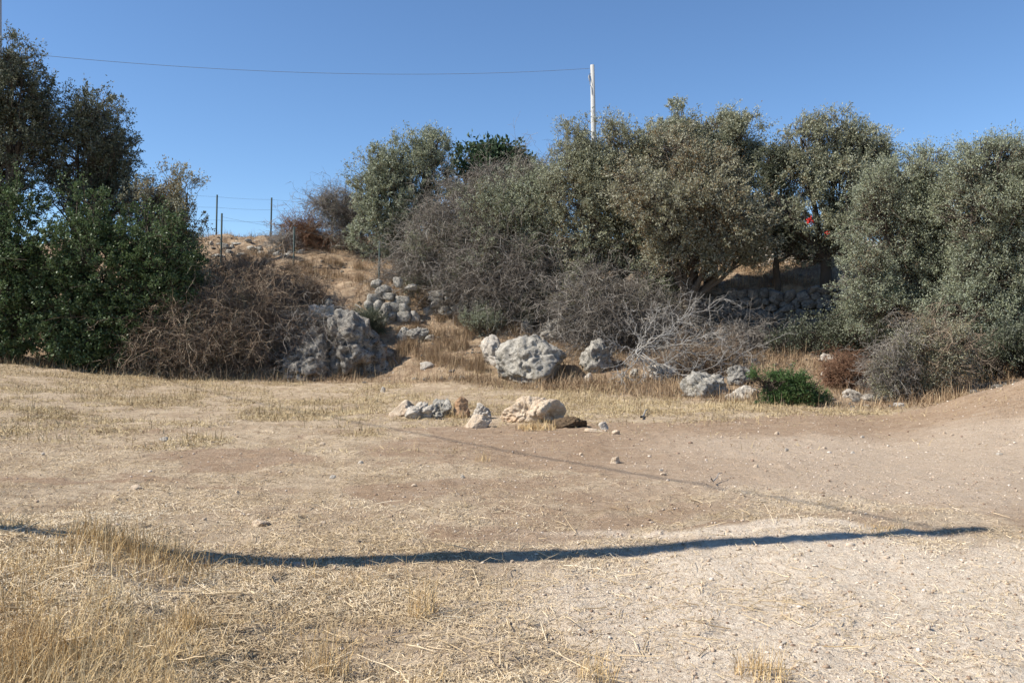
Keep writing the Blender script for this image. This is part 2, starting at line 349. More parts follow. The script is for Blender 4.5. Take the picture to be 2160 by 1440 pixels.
def limbs(base, L3, rng, r0=.16, split=.35):
    """trunk and limbs: from the base through a fork to every lobe, then finer branches in it"""
    parts = []; cen = np.mean([c for c, r in L3], 0)
    fork = base+(cen-base)*split+rng.normal(size=3)*.1; fork[0:2] = base[0:2]*.6+fork[0:2]*.4
    def line(a, b_, ra, rb, K=9, w=.08):
        s = np.linspace(0, 1, K)[:, None]; L = np.linalg.norm(b_-a)
        p = a+(b_-a)*s+np.sin(s*np.pi)*np.array([0, 0, -.06*L]); wob = np.cumsum(rng.normal(size=(K, 3))*w*L/K, 0); wob -= wob[-1]*s
        return (p+wob)[None], np.linspace(ra, rb, K)[None]
    P, R = line(base-np.array([0, 0, .3]), fork, r0*1.25, r0*.8); parts.append(tubes(P, R, 8))
    for c, r in L3:
        tip = c+np.array([0, 0, r[2]*.25])
        P, R = line(fork, tip, r0*.55, r0*.16); parts.append(tubes(P, R, 6))
        main = P[0]
        k = 16; st = main[rng.integers(4, 9, k)]; en = c+nrm(rng.normal(size=(k, 3)))*r*.85
        s = np.linspace(0, 1, 6)[None, :, None]; pp = st[:, None]+(en-st)[:, None]*s+np.cumsum(rng.normal(size=(k, 6, 3))*.05, 1)*s
        parts.append(tubes(pp, np.linspace(r0*.13+.008, .005, 6)[None].repeat(k, 0), 4))
    return join(parts)
def tree(name, label, cat, base, d, lb, n, m, ll=.075, lw=.028, seed=1, r0=.16, group=None, thick=1.0, **kw):
    rng = np.random.default_rng(seed); L3 = lobes3(lb, d, thick); n = int(n*1.35)
    bp = np.array([(base-1080)/F*d, d, 0.]); bp[2] = terrain(bp[0], bp[1])
    root = thing(name, bp, label, cat, group)
    mesh('trunk', *limbs(bp, L3, rng, r0), M['bark'], root, bp, True)
    lv, (pts, R) = crown_leaves(fill(L3), n, ll, lw, rng, seed=seed, **kw)
    mesh('crown', *lv, m, root, bp); mesh('twigs', *tubes(pts, R*1.4, 3), M['bark'], root, bp)
    return root
def walk(st, di, L, K, rng, curl=.35, droop=.0):
    """random curved strands"""
    N = len(st); P = np.empty((N, K, 3)); P[:, 0] = st; d = nrm(di); step = (L/(K-1))[:, None]
    for k in range(1, K):
        d = nrm(d+rng.normal(size=(N, 3))*curl+np.array([0, 0, -droop])); P[:, k] = P[:, k-1]+d*step
    return P
def brush(L3, n1, rng, length=1.2, rad=.010, curl=.3, droop=.12, fan=(5, 4), up=.3, hor=1.0, ground=True, seed=0, gap=-.5):
    vol = np.array([r[0]*r[1]*r[2] for c, r in L3])**.75; pr = vol/vol.sum()
    k = rng.choice(len(L3), n1, p=pr); c0 = np.array([L3[i][0] for i in k]); rr = np.array([L3[i][1] for i in k])
    q = nrm(rng.normal(size=(n1, 3)))*(rng.random(n1)**.45*.85)[:, None]; st = c0+q*rr
    ok = fbm(st*.8, 3, seed) > gap; st = st[ok]; q = q[ok]; n1 = len(st)
    di = nrm(q*np.array([1, 1, .6])+rng.normal(size=(n1, 3))*.45*np.array([hor, hor, 1])+np.array([0, 0, up]))
    L = length*(.4+1.2*rng.random(n1)**2.2); P = walk(st, di, L, 7, rng, curl, droop)
    S = [(P, np.linspace(rad, rad*.4, 7)[None].repeat(n1, 0))]; par = P; pl = L; r = rad
    for f in fan:
        n = len(par)*f; i = np.repeat(np.arange(len(par)), f); K0 = par.shape[1]
        kk = rng.integers(1, K0, n); a = par[i, kk]; td = nrm(par[i, kk]-par[i, kk-1]); r *= .62
        L = pl[i]*(.25+.35*rng.random(n)); K = 5
        Q = walk(a, td+rng.normal(size=(n, 3))*.7, L, K, rng, curl*1.2, droop*.4)
        S.append((Q, np.linspace(max(r, .0028), .0018, K)[None].repeat(n, 0))); par = Q; pl = L
    return S
def scrub(name, label, cat, base, d, lb, n1, m, seed=1, leafm=None, nleaf=0, ll=.035, lw=.022, group=None, thick=.85, lgap=-.3, **kw):
    rng = np.random.default_rng(seed); L3 = lobes3(lb, d, thick)
    bp = np.array([(base-1080)/F*d, d, 0.]); bp[2] = terrain(bp[0], bp[1]); root = thing(name, bp, label, cat, group)
    S = brush(L3, n1, rng, seed=seed, **kw)
    mesh('branches', *join([tubes(P, R, 3) for P, R in S[:2]]), m, root, bp)
    Pn, Rn = S[2]; sd = nrm(rng.normal(size=(len(Pn), 3))); mesh('twigs', *tubes(Pn, Rn*1.15, 3), m, root, bp)
    if nleaf:
        lv, _ = crown_leaves(L3, nleaf, ll, lw, rng, gap=lgap, tuft=.22, per=16, up=.15, inner=.3, seed=seed)
        mesh('leaves', *lv, leafm or M['dryleaf'], root, bp)
    return root

# rocks
_ico = {}
def ico(sub):
    if sub not in _ico:
        bm = bmesh.new(); bmesh.ops.create_icosphere(bm, subdivisions=sub, radius=1.0); bm.verts.ensure_lookup_table()
        _ico[sub] = (np.array([v.co[:] for v in bm.verts]), np.array([[v.index for v in f.verts] for f in bm.faces])); bm.free()
    return _ico[sub]
def rockverts(dim, seed, sub=4, planes=9, rough=.10, pit=.0, blocky=0):
    rng = np.random.default_rng(seed); V, Fc = ico(sub); V = V.copy()
    N = nrm(rng.normal(size=(planes, 3))); off = rng.uniform(.55, .86, planes)
    if blocky:
        A = np.array([[1, 0, 0], [-1, 0, 0], [0, 1, 0], [0, -1, 0], [0, 0, 1], [0, 0, -1.]]); N = np.concatenate([nrm(A+rng.normal(size=(6, 3))*.22), N]); off = np.r_[rng.uniform(.55, .68, 6), np.maximum(off, .74)]
    dt = V@N.T; r = np.minimum(1.0, np.min(np.where(dt > .05, off/np.maximum(dt, .05), 9), 1))
    P = V*r[:, None]*np.asarray(dim)/2
    md = float(np.min(dim)); q = P/md
    if not blocky:
        lo = np.clip(-V[:, 2], 0, 1); P[:, 0] *= 1+.35*lo; P[:, 1] *= 1+.35*lo
    a = fbm(q*1.5+seed*3.1, 3, seed % 97)*.5+(.45-np.abs(fbm(q*2.3+seed*1.7, 5, seed % 83+9, .58)))*.75; rid = 1-np.abs(fbm(q*3.2+seed, 4, seed % 89+5))*1.6
    P = P+V*(a*rough*md)[:, None]-V*(np.clip(rid-.55, 0, 1)*pit*md)[:, None]+V*(fbm(q*9, 3, 7)*rough*.22*md)[:, None]
    return P, Fc
def rock(px, py, w, h, seed, m='rock_mix', name='boulder', label='', cat='boulder', group=None, sink=.3, sub=5, rough=.1, pit=.1, depth=.8, at=None, rz=0, planes=9):
    p = ray_hit(px, py) if at is None else np.array(at); d = p[1]
    dim = (w/F*d*1.06, w/F*d*depth, h/F*d*(1+sink)); P, Fc = rockverts(dim, seed, sub, planes+7, rough*1.25, pit*1.3)
    q_ = P/min(dim); cr = np.clip(.16-np.abs(fbm(q_*np.array([1.3, 1.3, 2.6])+seed, 3, 41)), 0, 1)*6
    if sub > 4: P = P*(1-.05*np.clip(cr, 0, 1)*sst(-.2, .2, fbm(q_*2.2+5, 2, 47)))[:, None]
    P = P+np.array([0, dim[1]*.35, 0]); P[:, 2] -= P[:, 2].min(); c = p.copy(); c[2] = float(terrain(c[0], c[1]+dim[1]*.2))
    P = P*np.array([1, 1, dim[2]/P[:, 2].max()])+c-np.array([0, 0, dim[2]*sink/(1+sink)])
    return tag(mesh(name, P, Fc, M[m], None, c, True), label, cat, group)

# ---------------------------------------------------------------- ground
def axis(segs):
    out = []
    for a, b_, s in segs: out.append(np.arange(a, b_, s))
    return np.concatenate(out+[[segs[-1][1]]])
ys = axis([(-300, -20, 20), (-20, 2, 1.0), (2, 9, .055), (9, 16, .09), (16, 40, .12), (40, 60, 1), (60, 120, 6), (120, 600, 60)])
xp = axis([(0, 5, .055), (5, 12, .09), (12, 26, .18), (26, 60, 2), (60, 120, 10), (120, 600, 60)])
xs = np.concatenate([-xp[:0:-1], xp])
X, Y = np.meshgrid(xs, ys); Xf, Yf = X.ravel(), Y.ravel(); Z = terrain(Xf, Yf)
nx, ny = len(xs), len(ys); i = (np.arange(ny-1)[:, None]*nx+np.arange(nx-1)[None]).ravel()
g = mesh('ground', np.stack([Xf, Yf, Z], 1), np.stack([i, i+1, i+nx+1, i+nx], 1), M['ground'], smooth=True)
g['kind'] = 'structure'
def pale_mask(x, y):
    p = np.stack([x, y, 0*x], -1); wx = x+.5*fbm(p*.8, 3, 51); wy = y+.5*fbm(p*.9+3, 3, 52)
    m1 = sst(-.8, 1.2, wx-.2*(wy-4.5))*(1-sst(6.2, 7.0, wy+.0*wx))
    m2 = (1-sst(.5, 1.1, np.sqrt(((wx-1.9)/2.0)**2+((wy-6.75)/.22)**2)))
    return np.clip(np.maximum(np.maximum(m1, m2), .45*sst(.5, 4, wx)*sst(6.5, 8, wy)*(1-sst(12, 14, wy))), 0, 1)
def bank_mask(x, y):
    u = x/np.maximum(y, 3); lim = np.interp(u, [-.6, -.3, -.1, .05, .2, .35, .5, .6], [25.6, 25.4, 23.8, 21.5, 19.2, 17.4, 17.0, 17])
    return sst(-.5, 1.0, y-lim)
for nm, f in (('bare', bare_mask), ('pale', pale_mask), ('bank', bank_mask)):
    a = g.data.attributes.new(nm, 'FLOAT', 'POINT'); a.data.foreach_set('value', np.clip(f(Xf, Yf), 0, 1).astype(np.float32))

# ---------------------------------------------------------------- near utility pole (just left of the view; it casts the long shadow)
tipP = np.array([3.84, 6.94]); hs = -SUN[:2]/np.linalg.norm(SUN[:2])
baseP = tipP-hs*8.7; zb = float(terrain(*baseP)); ztip = float(terrain(*tipP)); topz = ztip+8.7*math.tan(EL)
def pole(name, base, z0, z1, r0, r1, label, lean=0):
    b0 = np.array([base[0], base[1], z0]); root = thing(name, b0, label, 'utility pole')
    P = np.array([[b0-[0, 0, .4], b0+[lean*.5, 0, (z1-z0)/2], [b0[0]+lean, b0[1], z1-.01], [b0[0]+lean, b0[1], z1]]])
    V, Q = tubes(P, np.array([[r0, (r0+r1)/2, r1, .01]]), 20); mesh('shaft', V, Q, M['concrete'], root, b0, True)
    return root, np.array([b0[0]+lean, b0[1], z1])
rt, top1 = pole('utility_pole', baseP, zb, topz, .20, .085, 'tall concrete pole just beyond the left edge that throws the long shadow')
def cablepts(a, b_, sag, K=40):
    s = np.linspace(0, 1, K)[:, None]; return a+(b_-a)*s-np.array([0, 0, 1])*4*sag*s*(1-s)
def cable(name, a, b_, sag, r, label):
    p = cablepts(a, b_, sag, 90); V, Q = tubes(p[None], np.full((1, 90), r), 6)
    return tag(mesh(name, V, Q, M['cable'], None, a, True), label, 'cable')
# far poles
D1 = 40.0; far_top = pix(1249.5, 137, D1); far_b = pix(1256, 500, D1); far_b[2] = terrain(far_b[0], far_b[1])
rt1, top2 = pole('utility_pole', far_b[:2], far_b[2], far_top[2], .155, .095, 'slim pale concrete pole rising behind the large olive tree', far_top[0]-far_b[0])
V, Q = tubes(np.array([[pix(1243, 158, D1-.05), pix(1242.5, 163, D1-.05), pix(1243.5, 172, D1-.05)]]), np.array([[.03, .045, .02]]), 8); mesh('insulator', V, Q, M['steel'], rt1, far_b, True)
V, Q = tubes(np.array([[pix(1243, 156, D1-.05), pix(1250, 156, D1-.05)]]), np.array([[.015, .015]]), 6); mesh('bracket', V, Q, M['steel'], rt1, far_b)
V, Q = tubes(np.array([[pix(1243.5, 170, D1-.05), pix(1244, 178, D1-.06), pix(1247.5, 184, D1-.1), pix(1248.5, 200, D1-.12)]]), np.full((1, 4), .012), 5); mesh('lead_wire', V, Q, M['cable'], rt1, far_b)
D2 = 31.0; p2 = pix(-5, 0, D2); z2 = float(terrain(p2[0], p2[1]))
rt2, top3 = pole('utility_pole', p2[:2], z2, pix(0, -45, D2)[2], .17, .125, 'dim pole at the far left edge behind the tall dark tree')
a2 = pix(-3, 108, D2); b2 = pix(1245, 144.5, D1)
cable('overhead_cable', a2, b2, .52, .0085, 'thin twisted overhead cable sagging across the blue sky')
cable('overhead_cable', top1-np.array([0, 0, .25]), top1+np.array([-17.0, 18.2, 2.6]), .25, .017, 'overhead cable outside the view whose faint shadow crosses the track')

# ---------------------------------------------------------------- fences
def fence(name, label, pts, wires, lean):
    b0 = ray_hit(*pts[0][:2]) if pts[0][3] is None else None
    bs, tops = [], []
    for px, pyb, pyt, dd in pts:
        b_ = ray_hit(px, pyb, 20) if dd is None else pix(px, pyb, dd)
        tp = pix(px+lean, pyt, b_[1]); bs.append(b_); tops.append(tp)
    root = thing(name, bs[0], label, 'fence')
    for b_, tp in zip(bs, tops):
        P = np.array([[b_-[0, 0, .15], tp]]); x = nrm(tp-b_)
        V, Q = tubes(np.array([[b_-[0, 0, .15], tp, tp+x*.004]]), np.array([[.036, .036, .002]]), 4); mesh('fence_post', V, Q, M['post'], root, bs[0])
    for fz in wires:
        for k in range(len(bs)-1):
            a = bs[k]+(tops[k]-bs[k])*fz; c = bs[k+1]+(tops[k+1]-bs[k+1])*fz
            V, Q = tubes(cablepts(a, c, .03, 8)[None], np.full((1, 8), .0035), 4); mesh('fence_wire', V, Q, M['wire'], root, bs[0])
fence('wire_fence', 'wire fence of thin dark green posts climbing the bank toward the brambles', [(466, 548, 450, None), (619, 562, 478, None), (799, 610, 508, None), (909, 610, 498, None)], (.93, .55, .3), 2)
fence('wire_fence', 'thin wire fence standing on the skyline left of the reddish bush', [(330, 498, 400, 37), (456, 494, 411, 37.0), (571, 497, 417, 37.0), (700, 497, 425, 37)], (.95, .68, .36), 2)

# ---------------------------------------------------------------- rocks
rock(1120, 812, 166, 104, 11, 'rock', label='large grey pitted limestone boulder at the foot of the bank', pit=.10, rough=.085, sub=6, depth=.8, planes=5)
rock(1040, 770, 70, 60, 12, 'rock_mix', label='low sloping grey rock against the left side of the large pitted boulder', pit=.1, rough=.1, depth=.9)
rock(1270, 784, 72, 66, 13, 'rock', label='pale pitted rock just left of the bleached dead shrub', pit=.2, rough=.14)
rock(1175, 722, 85, 48, 14, 'rock', label='grey rock half covered by brambles above the large boulder', pit=.15, rough=.13)
rock(1112, 706, 32, 28, 15, 'rock', label='small round grey rock left of the bramble covered rock', pit=.1)
rock(1500, 836, 110, 52, 16, 'rock', label='blocky pale rock with dark hollows left of the green creeping bush', pit=.2, rough=.15)
rock(1575, 845, 75, 32, 17, 'rock_mix', label='low slanting rock touching the green creeping bush', pit=.1, rough=.12)
rock(1565, 812, 60, 42, 18, 'rock_dark', label='dark grey rock behind the blocky pale rock', pit=.15)
rock(1398, 802, 60, 36, 19, 'rock_mix', label='broken pale rock under the right side of the dead shrub', pit=.2, rough=.15)
rock(1338, 800, 34, 22, 20, 'rock', label='small pitted rock under the middle of the dead shrub', pit=.2)
rock(1244, 806, 22, 20, 21, 'rock_mix', name='stone', label='knobbly pale stone right of the large boulder', cat='stone', sub=4)
for k, (px, py, w, h, lb) in enumerate([(1800, 842, 46, 20, 'pale broken rock right of the green sprawling bush'), (1850, 846, 60, 16, 'low whitish ledge of rock at the foot of the pale dry shrub'), (1755, 800, 34, 26, 'pale rock behind the right end of the green sprawling bush'), (1590, 772, 50, 16, 'bright pale ledge in front of the shaded hollow'), (1745, 765, 40, 18, 'dim flat stone on the floor of the shaded hollow'), (1825, 825, 34, 16, 'small pale rock below the rust coloured dead bush')]):
    rock(px, py, w, h, 170+k, 'rock_mix', label=lb, pit=.12, rough=.12, cat='rock', sub=4)
# outcrop on the left
rock(735, 795, 165, 132, 31, 'rock_dark', name='rock_outcrop', label='big dark grey outcrop with a steep face left of the grassy gully', cat='rock', pit=.16, rough=.13, sub=6, depth=1.0)
rock(640, 800, 150, 110, 32, 'rock_dark', name='rock_outcrop', label='shadowed outcrop below the brown dead brambles', cat='rock', pit=.2, rough=.15, sub=6, depth=.9)
rock(745, 692, 80, 30, 33, 'rock_mix', name='rock_outcrop', label='pale pinkish slab lying on top of the big dark outcrop', cat='rock', pit=.1, rough=.1, depth=1.2)
rock(676, 690, 70, 36, 34, 'rock_mix', name='rock_outcrop', label='crumbly yellowish rock on the left top of the dark outcrop', cat='rock', pit=.25, rough=.16)
rock(812, 690, 44, 48, 35, 'rock_dark', label='dark rock at the right shoulder of the outcrop beside the gully', pit=.1)
# front row on the field
FR = 'row of rocks dumped on the field edge'
rock(848, 879, 58, 36, 41, 'rock_orange', label='smooth buff rock at the left end of the rock row', group=FR, planes=7, rough=.05, pit=.02)
rock(882, 884, 66, 36, 42, 'rock_mix', label='layered grey rock second from left in the row', group=FR, pit=.25, rough=.14)
rock(928, 880, 66, 40, 43, 'rock', label='pitted grey rock in the middle of the row, left of the upright orange rock', group=FR, pit=.25, rough=.15)
rock(973, 880, 34, 46, 44, 'rock_rust', label='upright orange brown rock standing in the rock row', group=FR, rough=.1, pit=.1, planes=8)
rock(1016, 884, 42, 36, 45, 'rock_mix', label='knobbly rock leaning behind the wedge shaped rock', group=FR, rough=.14, pit=.15)
rock(1011, 903, 58, 28, 46, 'rock_orange', label='wedge shaped buff rock in front, nearest of the row', group=FR, rough=.06, pit=.03, planes=7)
rock(1122, 894, 132, 58, 47, 'rock_orange', label='largest buff rock at the right end of the row', group=FR, rough=.13, pit=.12, sub=6, depth=.6)
rock(1274, 907, 24, 15, 48, 'rock_mix', name='stone', cat='stone', label='white stone right of the dark turf clod', rough=.06, pit=.02, planes=7)
rock(1299, 978, 26, 15, 49, 'rock_orange', name='stone', cat='stone', label='pinkish stone lying alone on the bare track', rough=.07, pit=.03, planes=7)
rock(808, 828, 12, 12, 50, 'rock_mix', name='stone', cat='stone', label='small pale upright stone on the grass beyond the rock row', rough=.05, pit=.0, sub=3)
rock(545, 1108, 42, 13, 51, 'rock_orange', name='stone', cat='stone', label='flat cream stone half buried in straw beyond the pole shadow', rough=.06, pit=.0, sub=4, sink=.8)
rock(628, 1199, 36, 12, 52, 'rock_mix', name='stone', cat='stone', label='flat stone half buried just this side of the pole shadow', rough=.06, pit=.0, sub=4, sink=.8)
rock(285, 1033, 28, 10, 53, 'rock_orange', name='stone', cat='stone', label='flat pale stone in the straw near the left edge', rough=.06, pit=.0, sub=4, sink=.8)
rock(343, 930, 22, 8, 54, 'rock_mix', name='stone', cat='stone', label='low pale stone on the far left of the field', rough=.06, pit=.0, sub=4, sink=.6)
rock(1902, 858, 32, 8, 55, 'rock_mix', name='stone', cat='stone', label='flat white stone at the foot of the right earth bank', rough=.05, pit=.0, sub=3, sink=.5)
rock(1300, 918, 16, 9, 56, 'rock_orange', name='stone', cat='stone', label='small orange brown stone right of the white stone', rough=.08, pit=.0, sub=3)
rock(1190, 910, 44, 8, 57, 'rock_orange', name='stone', cat='stone', label='thin flat reddish stone in front of the turf clod', rough=.06, pit=.0, sub=4, at=ray_hit(1252, 911))
rock(898, 782, 36, 14, 58, 'rock_mix', name='stone', cat='stone', label='pale flat stone lying on the grassy slope of the gully', rough=.06, pit=.0, sub=4, sink=.5)
rock(880, 724, 50, 30, 59, 'rock_dark', label='weathered ledge of rock in the gully below the tumbled stones', pit=.1)
rock(855, 718, 34, 26, 60, 'rock', label='low rock at the top left of the gully', pit=.1)
# turf clod
rock(1202, 903, 76, 24, 61, 'clod', name='turf_clod', cat='earth clod', label='dark clod of turf and roots right of the largest buff rock', rough=.16, pit=.1)
# scattered individual stones
rng = np.random.default_rng(77)
GS = [(1400, 1003), (1395, 996), (1595, 985), (1740, 945), (1660, 952), (680, 938), (296, 914), (760, 980), (873, 1028), (680, 1105), (1800, 955), (1560, 925), (1640, 915), (1820, 925), (1993, 915), (2010, 918), (2110, 960),
      (1790, 1310), (1805, 1375), (1655, 1365), (1080, 1188), (1110, 1186), (975, 1010), (1225, 960), (1335, 870), (700, 1010), (500, 1040), (430, 1100), (90, 960), (1780, 1265), (1260, 1300), (1370, 1240), (1690, 1180), (1900, 1190), (2030, 1250), (1560, 1160), (2095, 1340), (1940, 1420), (1500, 1405), (1330, 1130)]
for k, (px, py) in enumerate(GS):
    rock(px, py, rng.uniform(8, 16), rng.uniform(4, 8), 200+k, ['rock_orange', 'rock_mix', 'rock_orange'][k % 3], name='stone', cat='stone', label=('small loose stone in the near ground right of centre, this side of the pole shadow' if py > 1100 else 'small loose stone on the bare brown track right of centre' if px > 1200 else 'small loose stone in the straw left of centre, beyond the pole shadow'), group='small loose stones on the field', sub=3, rough=.06, pit=0, sink=.3)
# tumbled stones in the gully between the wall stumps
for k, (px, py, w, h, lb) in enumerate([(875, 688, 34, 24, 'squarish grey stone low in the gully below the wall stumps'), (902, 668, 26, 18, 'grey stone just above the squarish stone in the gully'), (930, 664, 30, 30, 'rounded white stone at the foot of the right wall stump'),
        (843, 664, 16, 14, 'small white stone at the foot of the left wall stump'), (692, 652, 22, 22, 'little stack of pale slabs on top of the outcrop'), (908, 722, 26, 12, 'small grey stone in the dry grass of the gully'), (976, 800, 14, 9, 'small pale stone left of the large boulder'),
        (728, 530, 60, 12, 'flat grey rock showing in the pasture at the top of the bank'), (668, 520, 22, 14, 'small upright white stone before the reddish bush')]):
    rock(px, py, w, h, 300+k, 'rock', name='stone', cat='stone', label=lb, sub=4, rough=.07, pit=.05, sink=.25)
for k in range(26):
    px = rng.uniform(430, 640); py = 512+rng.uniform(0, 34)
    rock(px, py, rng.uniform(10, 30), rng.uniform(5, 10), 340+k, 'rock', name='stone', cat='stone', label='pale rock lying in the stony pasture below the skyline fence', group='pale rocks in the upper pasture', sub=3, rough=.08, pit=.05, sink=.3)

# drystone walls: many stones, one mesh each
def wall(name, label, path, zlo, zhi, size, m, seed, batter=.15, broken=0.0, thick=.4, double=True):
    """path: list of (x, y); zlo/zhi functions of the 0..1 run"""
    rng = np.random.default_rng(seed); path = np.array(path); seg = np.linalg.norm(np.diff(path, axis=0), axis=1); L = seg.sum(); cs = np.r_[0, np.cumsum(seg)]
    parts = []; variants = [rockverts((1.5, 1.5, 1.5), seed*50+q, 3, 7, .05, 0, 1) for q in range(12)]
    z = 0; row = 0
    hmax = max(zhi(s)-zlo(s) for s in np.linspace(0, 1, 12))
    while z < hmax:
        hh = size*rng.uniform(.5, .95); s = rng.uniform(-.3, 0)*size
        while s < L:
            w = size*rng.uniform(.7, 1.6); sc = (s+w/2)/L
            if 0 <= sc <= 1 and zlo(sc)+z+hh*.5 < zhi(sc)+rng.normal()*size*broken:
                x = np.interp(sc*L, cs, path[:, 0]); y = np.interp(sc*L, cs, path[:, 1]); dx = np.interp(sc*L+.1, cs, path[:, 0])-np.interp(sc*L-.1, cs, path[:, 0]); dy = np.interp(sc*L+.1, cs, path[:, 1])-np.interp(sc*L-.1, cs, path[:, 1])
                V, Fc = variants[rng.integers(12)]; a = math.atan2(dy, dx)+rng.normal()*.12; tl = rng.normal()*.28
                h2 = hh*rng.uniform(.85, 1.25); P = V*np.array([w*1.08, thick*rng.uniform(.9, 1.3), h2*1.12])
                P = np.stack([P[:, 0]*math.cos(tl)-P[:, 2]*math.sin(tl), P[:, 1], P[:, 0]*math.sin(tl)+P[:, 2]*math.cos(tl)], 1)
                P = np.stack([P[:, 0]*math.cos(a)-P[:, 1]*math.sin(a), P[:, 0]*math.sin(a)+P[:, 1]*math.cos(a), P[:, 2]], 1)
                P = P+np.array([x, y+z*batter+rng.normal()*.04, zlo(sc)+z+hh/2+rng.normal()*.05]); parts.append((P, Fc))
            s += w
        z += hh*.93; row += 1
    V, Q = join(parts); b0 = (path[0][0], path[0][1], zlo(0)); return tag(mesh(name, V, Q, m, None, b0, True), label, 'stone wall')
def xy(px, d): return ((px-1080)/F*d, d)
def zf(f): return lambda s: float(np.interp(s, *f))
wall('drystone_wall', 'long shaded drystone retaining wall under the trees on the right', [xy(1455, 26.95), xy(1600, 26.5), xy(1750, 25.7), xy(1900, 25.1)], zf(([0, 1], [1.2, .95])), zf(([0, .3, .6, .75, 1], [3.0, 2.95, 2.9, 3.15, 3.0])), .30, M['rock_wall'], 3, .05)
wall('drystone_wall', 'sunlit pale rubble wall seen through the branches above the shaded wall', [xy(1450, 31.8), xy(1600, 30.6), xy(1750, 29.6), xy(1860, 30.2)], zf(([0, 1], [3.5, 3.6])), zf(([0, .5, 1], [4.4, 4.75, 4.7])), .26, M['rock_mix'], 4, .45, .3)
def zt(py, d): return EYE-(py-YH)/F*d
wall('drystone_wall', 'left stump of the ruined drystone wall at the head of the gully', [xy(776, 28.9), xy(862, 28.7)], zf(([0, 1], [zt(672, 28.9), zt(678, 28.7)])), zf(([0, .6, 1], [zt(610, 28.9), zt(612, 28.9), zt(622, 28.9)])), .36, M['rock'], 5, .1, .2)
wall('drystone_wall', 'right stump of the ruined drystone wall partly under brambles', [xy(912, 29.1), xy(950, 28.9), xy(1010, 29.2)], zf(([0, .3, 1], [zt(645, 29), zt(668, 29), zt(668, 29)])), zf(([0, .4, 1], [zt(616, 29), zt(594, 29), zt(602, 29)])), .32, M['rock'], 6, .1, .3)
for k, (px, py, w, h, lb) in enumerate([(795, 608, 24, 22, 'blocky stone resting on the left end of the left wall stump'), (838, 606, 22, 24, 'tall stone resting on the middle of the left wall stump'), (868, 612, 32, 16, 'pale stone lying right of the left wall stump'), (922, 598, 24, 24, 'leaning wedge of stone on top of the right wall stump')]):
    rock(px, py, w, h, 420+k, 'rock', name='stone', cat='stone', label=lb, sub=4, rough=.07, pit=.05, at=np.array([(px-1080)/F*28.8, 28.8, 0]), sink=.0)
    o_ = COL.objects[-1] if False else bpy.data.objects[[o.name for o in bpy.data.objects if o.get('label') == lb][0]]
    o_.location.z = zt(py, 28.8)-.02

# ---------------------------------------------------------------- trees and shrubs
tree('dark_tree', 'tallest dark tree at the left edge, cut by the frame', 'tree', 0, 27.5, [(-40, 150, 90, 75), (30, 165, 62, 90), (60, 240, 58, 90), (-20, 280, 110, 90), (40, 330, 80, 80), (-60, 400, 100, 80)], 62000, M['olive_dark'], .085, .032, 101, .3, thick=.9)
tree('dark_tree', 'smaller dark tree with pale top right of the tallest dark tree', 'tree', 150, 28.5, [(200, 245, 62, 55), (165, 310, 70, 75), (225, 320, 50, 75), (150, 400, 70, 60), (215, 410, 60, 55), (255, 430, 25, 40)], 46000, M['olive_dark'], .085, .032, 102, .22)
GB = 'green shrubs along the left edge of the field'
tree('green_shrub', 'glossy green shrub at the left edge in front of the tallest dark tree', 'shrub', 20, 26.6, [(10, 450, 90, 70), (60, 540, 95, 90), (-10, 600, 110, 100), (50, 680, 100, 85), (0, 730, 90, 40)], 46000, M['green'], .085, .05, 103, .1, GB, up=.2)
tree('green_shrub', 'glossy green shrub between the leftmost shrub and the twiggy fence side shrub', 'shrub', 190, 26.4, [(190, 450, 62, 58), (160, 540, 80, 80), (230, 570, 80, 80), (150, 670, 90, 85), (230, 690, 80, 70), (170, 740, 90, 40)], 50000, M['green'], .085, .05, 104, .1, GB, up=.2)
tree('green_shrub', 'glossy green shrub beside the brown brambles, rightmost of the green shrubs', 'shrub', 320, 26.5, [(310, 500, 80, 55), (350, 560, 70, 65), (300, 630, 80, 75), (370, 660, 50, 60), (300, 720, 60, 40)], 40000, M['green'], .08, .045, 105, .1, GB, up=.2)
tree('twiggy_shrub', 'sparse twiggy shrub with reddish leaves against the sky above the green shrubs', 'shrub', 360, 27.6, [(300, 430, 45, 50), (350, 405, 24, 48), (395, 420, 26, 55), (370, 480, 55, 60), (320, 470, 50, 40)], 17000, M['olive_tan'], .07, .035, 106, .06, gap=.0)
tree('grey_shrub', 'small grey green shrub right of the green shrubs beside the stony pasture', 'shrub', 400, 27.4, [(395, 560, 42, 55), (375, 610, 40, 50), (415, 600, 25, 40)], 12000, M['olive_pale'], .06, .022, 107, .06)
scrub('bramble_thicket', 'brown leafless brambles at the foot of the green shrubs', 'shrub', 400, 26.4, [(400, 700, 80, 80), (350, 740, 70, 50), (460, 730, 70, 60)], 700, M['browntwig'], 111, leafm=M['olive_tan'], nleaf=16000, rad=.011)
scrub('bramble_thicket', 'brown brambles spilling over the left end of the shadowed outcrop', 'shrub', 530, 27.0, [(510, 700, 72, 70), (545, 645, 60, 42), (480, 655, 65, 55), (530, 745, 60, 38)], 800, M['browntwig'], 112, leafm=M['olive_tan'], nleaf=20000, lgap=-.1)
scrub('dry_shrub', 'low tan dry shrub on the upper slope above the outcrop', 'shrub', 590, 29.5, [(540, 585, 90, 38), (620, 605, 60, 38), (470, 590, 45, 40), (650, 625, 40, 25)], 650, M['browntwig'], 113, nleaf=6000, length=.8)
scrub('bramble_thicket', 'grey dead brambles hanging over the face of the dark outcrop', 'shrub', 690, 26.5, [(630, 700, 45, 36), (690, 725, 35, 30), (600, 760, 40, 24)], 90, M['greytwig'], 114, nleaf=1500)
